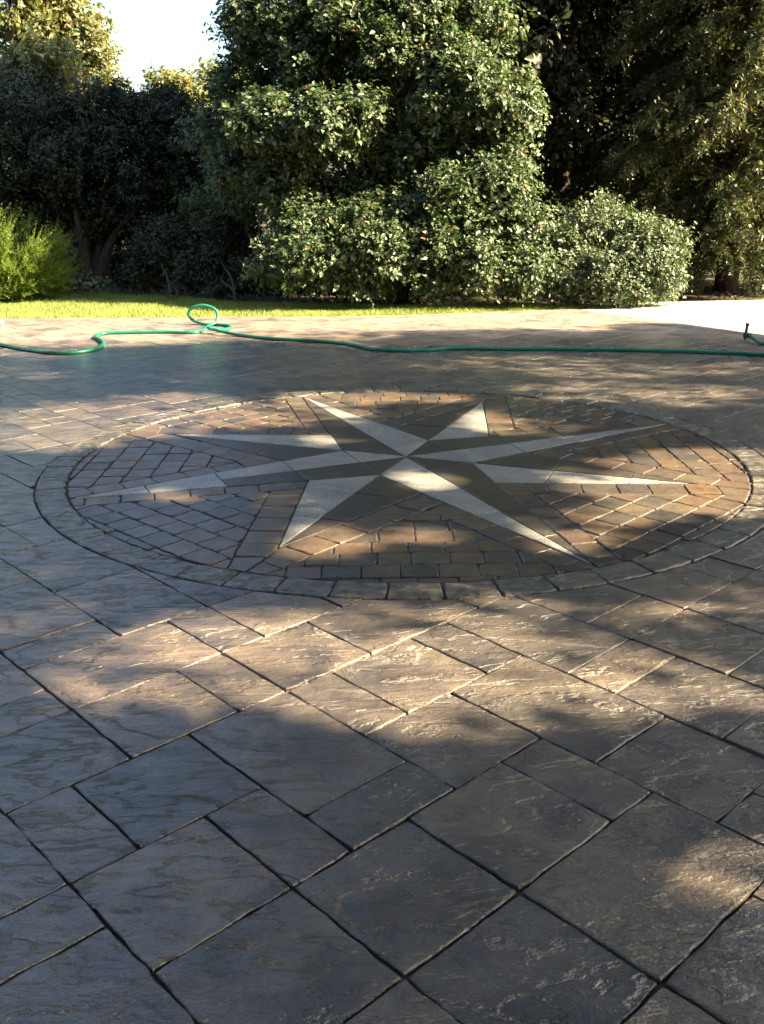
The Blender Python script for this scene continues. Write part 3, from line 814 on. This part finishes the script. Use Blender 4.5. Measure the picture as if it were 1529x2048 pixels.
p = AT(1120, 300, 14.5); back_tree('background_tree', p[0], 14.9, 15.0, 2.7, M['leaf_dark'], 'dark tree filling the shaded gap between broadleaf tree and conifer', 7000, .17)
p = AT(1380, 300, 15.8); back_tree('background_tree', p[0] + 0.3, 16.4, 15.5, 3.0, M['leaf_dark'], 'dark tall tree standing behind the drooping conifer', 7000, .17)
p = AT(760, 300, 15.5); back_tree('background_tree', p[0] + 1.0, 15.9, 15.5, 2.6, M['leaf_dark'], 'dark tree hidden behind the big broadleaf tree', 7000, .17)
p = AT(430, 420, 17.0); back_tree('background_tree', p[0], 17.2, 2.1, 1.3, M['leaf_dark'], 'small dark tree below the sky gap at the tree line', 1500, .07, low=0.3)
p = AT(60, 420, 17.5); back_tree('background_tree', p[0] - 0.5, 17.8, 2.7, 1.8, M['leaf_dark'], 'dark tree behind the spreading evergreen at the left edge', 1600, .08, low=0.3)
p = AT(260, 420, 17.0); back_tree('background_tree', p[0], 17.6, 2.3, 1.5, M['leaf_dark'], 'dark tree behind the spreading evergreen near its trunk', 1600, .08, low=0.3)
# golden trees far left
def gold(px, py, Y, rx, ry, label, k=9, n=150, ls=.13):
    c = AT(px, py, Y); s = Y / FPX; lobs = []
    rs = random.Random(px)
    for i in range(k):
        a = rs.uniform(0, 6.28); f = rs.uniform(0.15, 0.85)
        lobs.append((c + np.array([math.cos(a) * f * rx * s, rs.uniform(-.5, .5) * rx * s, math.sin(a) * f * ry * s]), np.array([rx * s * .42, rx * s * .4, ry * s * .3]), n, ls))
    leafy_thing('golden_tree', (c[0], c[1]), lobs, M['leaf_gold'], label, 'tree', 'golden trees beyond the garden', trunk=0.16, per=9, twig=0.5, multi=1)
gold(40, 60, 24, 130, 130, 'tall golden-green tree at the upper left corner of the view', 11, 120)
gold(160, 100, 25, 75, 75, 'golden-green tree right of the corner one, sloping down to the sky gap', 11, 120)
gold(90, 190, 22, 120, 60, 'lower golden tree showing over the top of the dark evergreen', 9, 110)
gold(365, 205, 27, 60, 40, 'small rounded golden tree under the sky gap', 9, 110)
gold(480, 200, 29, 70, 50, 'golden tree mostly hidden behind the big broadleaf tree', 8, 100)

# drooping conifer on the right
ced = empty('drooping_conifer', (AT(1450, 590, 12.7)[0], 12.7, 0))
tag(ced, 'tall conifer with drooping olive sprays at the right edge of the view', 'tree')
bx, by = ced.location.x, ced.location.y
V, F = tube(spline([(0, 0, -0.1), (0.03, 0.0, 1.5), (-0.05, 0.05, 4), (0, 0, 8.2)], 14), np.linspace(0.16, 0.02, 14), 10)
mesh_obj('trunk', V, F, M['bark'], ced, smooth=True)
parts = []; bs = []; ds = []; ls = []
for i in range(210):
    z = 0.35 + 7.6 * (i / 210) ** 1.35 + random.uniform(-.1, .1)
    a = i * 2.399 + random.uniform(-.3, .3); R_ = max(0.2, 1.75 * (1 - z / 8.6) ** 0.6) * random.uniform(0.75, 1.25)
    if z < 0.8: R_ *= 0.75
    p0 = np.array([0, 0, z]); p1 = np.array([math.cos(a) * R_ * .55, math.sin(a) * R_ * .55, z + 0.12]); p2 = np.array([math.cos(a) * R_, math.sin(a) * R_, max(0.12, z - 0.10 * R_ - random.uniform(0, .2))])
    pts = spline([p0, p1, p2], 9); parts.append(tube(pts, np.linspace(0.022, 0.004, 9), 5))
    for k in range(60):
        f = random.uniform(0.22, 1.0); q = pts[min(8, int(f * 8))] + RNG.normal(0, 0.05, 3)
        dd = np.array([math.cos(a), math.sin(a), 0]) * random.uniform(.2, 1.0) + np.array([-math.sin(a), math.cos(a), 0]) * random.uniform(-1, 1) + np.array([0, 0, random.uniform(-.5, .35)])
        bs.append(q); ds.append(dd); ls.append(random.uniform(0.16, 0.36))
V, F = join_parts(parts); mesh_obj('limbs', V, F, M['bark'], ced, smooth=True)
V, F = feathers(np.array(bs), unit(np.array(ds)), np.array(ls), 9, 0.095, 0.55, 0.15)
V[:, 2] = np.maximum(V[:, 2], 0.02)
np_mesh('crown', V, F, M['cedar'], ced)

# bright juniper at the left edge
jb = G(-25, 594)
jun = empty('juniper', (jb[0] * 0.985, jb[1] - 0.15, 0)); tag(jun, 'bright yellow-green juniper with feathery spreading sprays at the left edge', 'shrub')
parts = []; bs = []; ds = []; ls = []
for i in range(130):
    a = random.uniform(-1.3, 1.0) if i % 4 else random.uniform(0, 6.28)
    el = random.uniform(0.03, 0.62) if i % 4 else random.uniform(0.5, 1.3); Lb = random.uniform(0.6, 1.2) * (1.0 + 0.15 * el)
    d = np.array([math.cos(a) * math.cos(el), math.sin(a) * math.cos(el) * 0.6, math.sin(el)])
    p2 = d * Lb + np.array([0, 0, 0.06]); p1 = d * Lb * 0.5 + np.array([0, 0, -0.03 + 0.1 * random.random()])
    pts = spline([np.zeros(3), p1, p2], 9); parts.append(tube(pts, np.linspace(0.012, 0.003, 9), 5))
    for k in range(44):
        f = random.uniform(0.25, 1.0); q = pts[min(8, int(f * 8))] + RNG.normal(0, 0.018, 3)
        dd = d + RNG.normal(0, 0.38, 3) + np.array([0, 0, 0.12])
        bs.append(q); ds.append(dd); ls.append(random.uniform(0.14, 0.30))
V, F = join_parts(parts); mesh_obj('limbs', V, F, M['bark'], jun, smooth=True)
V, F = feathers(np.array(bs), unit(np.array(ds)), np.array(ls), 13, 0.042, -0.15, 0.11, 0.5)
V[:, 2] = np.maximum(V[:, 2], 0.015)
np_mesh('crown', V, F, M['juniper'], jun)

# ivy mound beside it
iv = empty('ivy_mound', tuple(G(150, 589)[:2]) + (0,)); tag(iv, 'low mound of pale ivy leaves between the juniper and the lawn', 'ivy')
c = G(145, 587); k = c[1] / FPX
lobs = [(np.array([c[0] - .2, c[1] + .2, 0.06]), np.array([.30, .3, .20]), 260, .042), (np.array([c[0] + .08, c[1] + .15, 0.05]), np.array([.24, .25, .13]), 220, .042), (np.array([c[0] - .45, c[1] + .3, 0.1]), np.array([.3, .3, .22]), 220, .042), (np.array([c[0] + .4, c[1] + .25, 0.0]), np.array([.3, .25, .07]), 160, .04)]
crown('foliage', lobs, M['ivy'], iv, 0.85, 0.1, 8, 0.5)

# trees outside the frame: some close the garden ends, others added to block skylight
for (x, y, hgt, r, lab) in [(-8.5, 13.5, 3.4, 2.2, 'dark hedge tree beyond the left end of the lawn'), (9.5, 17.5, 15.0, 3.6, 'dark tree beyond the right end of the driveway'), (-12, 20, 5.0, 3.0, 'dark tree far beyond the left end of the lawn'),
    (-7.5, -1.5, 8.5, 3.2, 'added unseen tree left of the viewer, blocking skylight beside the near patio'), (-9.0, 4.2, 9.0, 3.2, 'added unseen tall tree level with the medallion, blocking skylight from the left'), (-4.5, -6.0, 9.0, 3.4, 'added unseen tree behind the viewer to the left, blocking skylight'), (0.8, -6.5, 9.5, 3.4, 'added unseen tree right behind the viewer, blocking skylight'), (6.0, -7.0, 9.5, 3.4, 'added unseen tree behind the viewer to the right, blocking skylight')]:
    back_tree('offframe_tree', x, y, hgt, r, M['leaf_dark'], lab, 2600, .19, low=0.4)

# ------------------------------------------------------------------ the big shade tree to the right of the patio
LIT = [(1478, 1745, 62, 36, 1), (790, 1370, 190, 66, 1), (560, 1300, 150, 52, .9), (410, 1285, 130, 36, .95), (950, 1290, 120, 30, 1), (1010, 1362, 120, 36, .9), (1350, 1376, 170, 34, .8), (1150, 1318, 110, 26, .6),
 (1440, 1215, 100, 30, .5), (900, 1215, 220, 22, .45), (1000, 1450, 150, 26, .5), (330, 1365, 200, 46, .55), (150, 1260, 110, 34, .35), (90, 1150, 120, 36, .2), (1180, 1245, 70, 16, .5),
 (345, 990, 40, 13, 1), (650, 1082, 85, 32, 1), (850, 1075, 60, 20, .7), (560, 1003, 55, 18, .6), (855, 962, 62, 18, 1), (1150, 1085, 75, 26, 1), (1400, 925, 160, 26, 1), (1430, 985, 140, 46, 1), (1300, 985, 110, 42, 1), (1270, 1020, 90, 24, .9), (1180, 955, 80, 25, .7), (1130, 1040, 90, 18, .4),
 (950, 843, 36, 18, 1), (1000, 845, 34, 20, .9), (1080, 858, 70, 16, .55), (720, 797, 90, 12, 1), (635, 798, 70, 14, 1), (880, 797, 60, 9, .95), (640, 882, 50, 10, .8), (690, 830, 50, 16, .9), (600, 838, 50, 16, .6),
 (200, 842, 210, 34, 1), (90, 872, 150, 28, 1), (350, 812, 130, 22, .95), (480, 832, 120, 20, .9), (570, 815, 80, 13, .8),
 (1170, 782, 150, 20, .7), (1400, 792, 140, 20, .7), (1250, 742, 210, 13, .6), (1050, 722, 160, 9, .6), (900, 735, 90, 8, .4), (1480, 735, 90, 10, .5),
 (120, 668, 330, 26, 1), (330, 655, 180, 18, 1), (60, 745, 90, 14, .5), (40, 705, 120, 14, .8), (370, 755, 60, 10, .5), (600, 672, 170, 10, .8), (700, 690, 60, 6, .5),
 (700, 648, 420, 13, 1), (1060, 640, 150, 16, 1), (1160, 655, 60, 8, .8)]
def lit_at(gx, gy):
    P = np.stack([gx, gy], 1); x, y = PX(P)
    v = np.zeros(len(gx))
    for cx0, cy0, rx, ry, s in LIT:
        D_ = FPX * CAM_H / (cy0 - 371.0); mg = 0.07 if cy0 > 1160 else 0.035; rx = rx + mg * FPX / D_; ry = ry + mg * FPX * CAM_H / D_ ** 2
        d = np.sqrt(((x - cx0) / rx) ** 2 + ((y - cy0) / ry) ** 2)
        v = np.maximum(v, s * np.clip((1.35 - d) / 0.5, 0, 1))
    v = np.where(y < 640, np.where(x < 1250, 1.0, v), v)
    edge = 619 + (x - 1160) * (52 / 380.0)
    v = np.where((x > 1120) & (y < edge + 2), 1.0, v)
    v = np.where(gy > 9.2, 1.0, v)
    out = (x < -120) | (x > PW + 120) | (y > PH + 100)
    nz = 0.5 + 0.5 * np.sin(gx * 2.3 + 1.7 * np.sin(gy * 1.9)) * np.sin(gy * 2.9 + gx)
    return np.where(out & (gy < 8.9), np.clip(nz * 1.4 - 0.75, 0, 1), v)
oc, orad = np.array([7.2, 3.0, 6.8]), np.array([8.5, 8.2, 3.9])
S3 = np.array(SDIR)
def shade_points(n, tries=6):
    gx = RNG.uniform(-6.5, 6.5, n); gy = RNG.uniform(-2.0, 9.3, n)
    keep = RNG.random(n) < np.clip(-np.log(np.maximum(lit_at(gx, gy), 0.002)) / 6.0, 0, 1)
    gx, gy = gx[keep], gy[keep]; n = len(gx)
    P = np.full((n, 3), np.nan)
    for _ in range(tries):
        z = RNG.uniform(2.9, 10.6, n); C = np.stack([gx, gy, np.zeros(n)], 1) + S3 * (z / S3[2])[:, None]
        ok = (np.sum(((C - oc) / orad) ** 2, 1) < 1) & np.isnan(P[:, 0])
        P[ok] = C[ok]
    P = P[~np.isnan(P[:, 0])]
    x, y = PX(P)
    infr = (P[:, 1] > 0.5) & (x > -100) & (x < PW + 260) & (y > -500) & (y < PH)
    return P[~infr]
oak = empty('shade_tree', (9.0, 3.2, 0)); tag(oak, 'big spreading tree right of the patio that throws the dappled shade', 'tree')
P = shade_points(420000)
nl = len(P)
nrm = unit(RNG.normal(0, 0.5, (nl, 3)) + S3 * 0.9); tip = unit(RNG.normal(size=(nl, 3)))
V, F = leaves_mesh(P, nrm, tip, RNG.uniform(0.07, 0.125, nl), 0.7)
np_mesh('crown', V - np.array(oak.location), F, M['shade_leaf'], oak)
tips = shade_points(900)[:220]
parts = [tube(np.array([(0, 0, -.1), (0.02, 0, .6), (-.05, .05, 2.0), (-.1, .1, 3.4)]), [.36, .27, .23, .18], 12)]
cand = []
for t in tips:
    t = t - np.array(oak.location)
    pts = spline([(-.1, .1, 3.2), np.array([-.1, .1, 3.2]) * .5 + t * .5 + np.array([0, 0, .5]), t], 40)
    w_ = pts + np.array(oak.location); gnd = w_ - S3 * (w_[:, 2:3] / S3[2])
    cand.append((float(np.sum(lit_at(gnd[:, 0], gnd[:, 1]))), pts[::5]))
cand.sort(key=lambda c_: c_[0])
for _, pts in cand[:16]:
    parts.append(tube(pts, np.linspace(.09, .012, len(pts)), 7))
V, F = join_parts(parts); mesh_obj('trunk', V, F, M['bark'], oak, smooth=True)
print('shade leaves', nl)

over = empty('added_overhang_tree', (-3.6, -2.6, 0)); tag(over, 'added unseen tree behind the viewer, its crown over the near patio blocking skylight', 'tree')  # added canopy overhead, keeps zenith skylight off the shaded paving
n = 52000
d = sphere_dirs(n) * (RNG.random((n, 1)) ** 0.4)
P = np.array([-0.6, 2.2, 8.3]) + d * np.array([5.4, 6.0, 1.7])
gnd = P - S3 * (P[:, 2:3] / S3[2]); x, y = PX(gnd)
k = ~((gnd[:, 1] > 0.3) & (x > -160) & (x < PW + 100) & (y > 300) & (y < PH + 100)) & (gnd[:, 1] < 8.6)
P = P[k]; n = len(P)
V, F = leaves_mesh(P, unit(RNG.normal(0, .5, (n, 3)) + np.array([0, 0, .9])), unit(RNG.normal(size=(n, 3))), RNG.uniform(.10, .18, n), .65)
np_mesh('crown', V - np.array(over.location), F, M['shade_leaf'], over)
parts = [tube(np.array([(0, 0, -.1), (0.05, 0, 1.2), (.15, .2, 3.2), (.4, .5, 5.4)]), [.34, .26, .22, .17], 12)]
for i in range(9):
    t = P[i * 97] - np.array(over.location)
    parts.append(tube(spline([(.38, .48, 5.2), np.array([.4, .5, 5.2]) * .5 + t * .5 + np.array([0, 0, .3]), t], 8), np.linspace(.11, .012, 8), 7))
V, F = join_parts(parts); mesh_obj('trunk', V, F, M['bark'], over, smooth=True)

# ------------------------------------------------------------------ grass
def inside(poly, x, y):
    c = np.zeros(len(x), bool); n = len(poly)
    for i in range(n):
        x1, y1 = poly[i]; x2, y2 = poly[(i + 1) % n]
        m = ((y1 > y) != (y2 > y)) & (x < (x2 - x1) * (y - y1) / (y2 - y1 + 1e-12) + x1)
        c ^= m
    return c
n = 300000
gx = RNG.uniform(-6.5, 7, n); gy = RNG.uniform(9.0, 12.6, n)
k = inside([tuple(p) for p in lawn_poly], gx, gy + RNG.normal(0, 0.03, n))
gx, gy = gx[k], gy[k]; n = len(gx)
a = RNG.uniform(0, 6.28, n); hgt = RNG.uniform(0.025, 0.06, n) * (0.8 + 0.4 * np.sin(gx * 3.1) * np.sin(gy * 4.3 + gx))
w = RNG.uniform(0.0025, 0.0045, n); lean = RNG.normal(0, 0.35, (n, 2)) * hgt[:, None]
B = np.stack([gx, gy, np.full(n, -0.016)], 1); sd = np.stack([np.cos(a), np.sin(a), np.zeros(n)], 1) * w[:, None]
V = np.stack([B - sd, B + sd, B + np.concatenate([lean, hgt[:, None]], 1)], 1).reshape(-1, 3)
grass = np_mesh('grass', V, np.arange(n * 3).reshape(-1, 3), M['grass']); tag(grass, 'sunlit mown grass blades of the lawn strip', 'grass', kind='stuff')
# leaf litter on the beds
n = 5000
gx = RNG.uniform(-6, 7, n); gy = RNG.uniform(10.2, 13.5, n)
k = ~inside([tuple(p) for p in lawn_poly], gx, gy - 0.05); gx, gy = gx[k], gy[k]; n = len(gx)
V, F = leaves_mesh(np.stack([gx, gy, np.full(n, -0.045)], 1), unit(RNG.normal(0, .3, (n, 3)) + np.array([0, 0, 1])), unit(RNG.normal(size=(n, 3))), RNG.uniform(.03, .07, n), .6)
lit_o = np_mesh('leaf_litter', V, F, M['litter']); tag(lit_o, 'brown fallen leaves on the soil under the shrubs', 'leaf litter', kind='stuff')

# ------------------------------------------------------------------ hoses
HR = 0.0145
def hose_path(rows):
    out = []
    for r in rows:
        px, py = r[0], r[1]; z = r[2] if len(r) > 2 else HR
        if len(r) > 3: out.append(AT(px, py, r[3]))
        else: out.append(G(px, py, z))
    return out
yl = G(410, 650)[1]
h1 = hose_path([(-120, 668), (-50, 680), (0, 689), (60, 700), (115, 706), (160, 704), (193, 697), (207, 687), (199, 679), (191, 674), (205, 667), (250, 665), (330, 664), (395, 664)])
loop = [AT(418, 659, yl - .16), AT(432, 645, yl - .06), AT(436, 630, yl), AT(428, 617, yl + .02), AT(406, 610.5, yl + .03), AT(385, 616, yl + .04), AT(377.5, 628, yl + .05), AT(386, 640, yl + .07)]
h1b = hose_path([(408, 648), (432, 649), (455, 651), (461, 655), (448, 659, HR + .01), (425, 658, HR + 0.03), (417, 655.5, HR + .035), (440, 662, HR + .02), (480, 670), (540, 677), (600, 680), (660, 684), (710, 690), (745, 698), (800, 701), (850, 700), (910, 697), (1000, 698), (1100, 698), (1200, 699), (1300, 701), (1400, 704), (1529, 709), (1640, 715), (1760, 716)])
path = np.array([p for p in h1 + loop + h1b]); path[:, 2] = np.maximum(path[:, 2], HR)
V, F = tube(spline(path, 420), HR, 10)
hose = empty('garden_hose', (path[0][0], path[0][1], 0)); tag(hose, 'long green garden hose lying across the patio with one upright loop', 'hose')
mesh_obj('hose_tube', np.array(V) - np.array(hose.location), F, M['hose'], hose, smooth=True)
e0 = G(1490, 676, HR)
h2 = [G(1640, 690, HR), G(1580, 688, HR), G(1529, 687.5, HR), G(1515, 683.5, HR + .004), e0 + np.array([.035, 0, .028])]
hs = empty('garden_hose', (e0[0], e0[1], 0)); tag(hs, 'short end of green hose at the right edge with an upright dark fitting', 'hose')
V, F = tube(spline(h2, 40), HR, 10)
mesh_obj('hose_tube', np.array(V) - np.array(hs.location), F, M['hose'], hs, smooth=True)
V, F = join_parts([tube([(.045, 0, .025), (.03, 0, .036), (.018, 0, .045)], [.020, .021, .018], 10), tube([(0.008, 0, -.005), (0.0, 0, .03), (0.002, 0, .055), (.006, 0, .06), (.008, 0, .095), (.011, 0, .125)], [.008, .017, .017, .014, .013, .014], 10), tube([(.010, 0, .122), (.012, 0, .138)], [.018, .018], 10)])
mesh_obj('fitting', V, F, M['brass'], hs, smooth=False)

# ------------------------------------------------------------------ small things
def pebble(name, loc, r, mat, label, cat):
    bm = bmesh.new(); bmesh.ops.create_icosphere(bm, subdivisions=3, radius=r)
    for v in bm.verts:
        v.co *= 1 + 0.08 * math.sin(v.co.x * 60) * math.cos(v.co.y * 47)
        v.co.z *= 0.7
    me = bpy.data.meshes.new(name); bm.to_mesh(me); bm.free()
    for p_ in me.polygons: p_.use_smooth = True
    o = link_mesh(name, me, mat, None, loc); tag(o, label, cat); return o
w0 = G(1, 650); pebble('white_stone', (w0[0], w0[1], 0.028), 0.04, M['white'], 'small rounded white stone on the patio at the left edge', 'stone')
lf = G(341, 602)
V, F = leaves_mesh(np.array([[0, 0, 0.05], [0.01, 0.0, 0.052]]), unit(np.array([[.2, -.6, .6], [-.3, -.5, .6]])), unit(np.array([[1., 0, .3], [-1, 0.2, .2]])), np.array([.05, .04]), .7, .4)
o = np_mesh('fallen_leaf', V, F, M['litter'], None, (lf[0], lf[1], 0)); tag(o, 'single curled brown leaf lying on the sunlit lawn', 'leaf')

print('tris', sum(len(o.data.loops) - 2 * len(o.data.polygons) for o in SC.objects if o.type == 'MESH'))
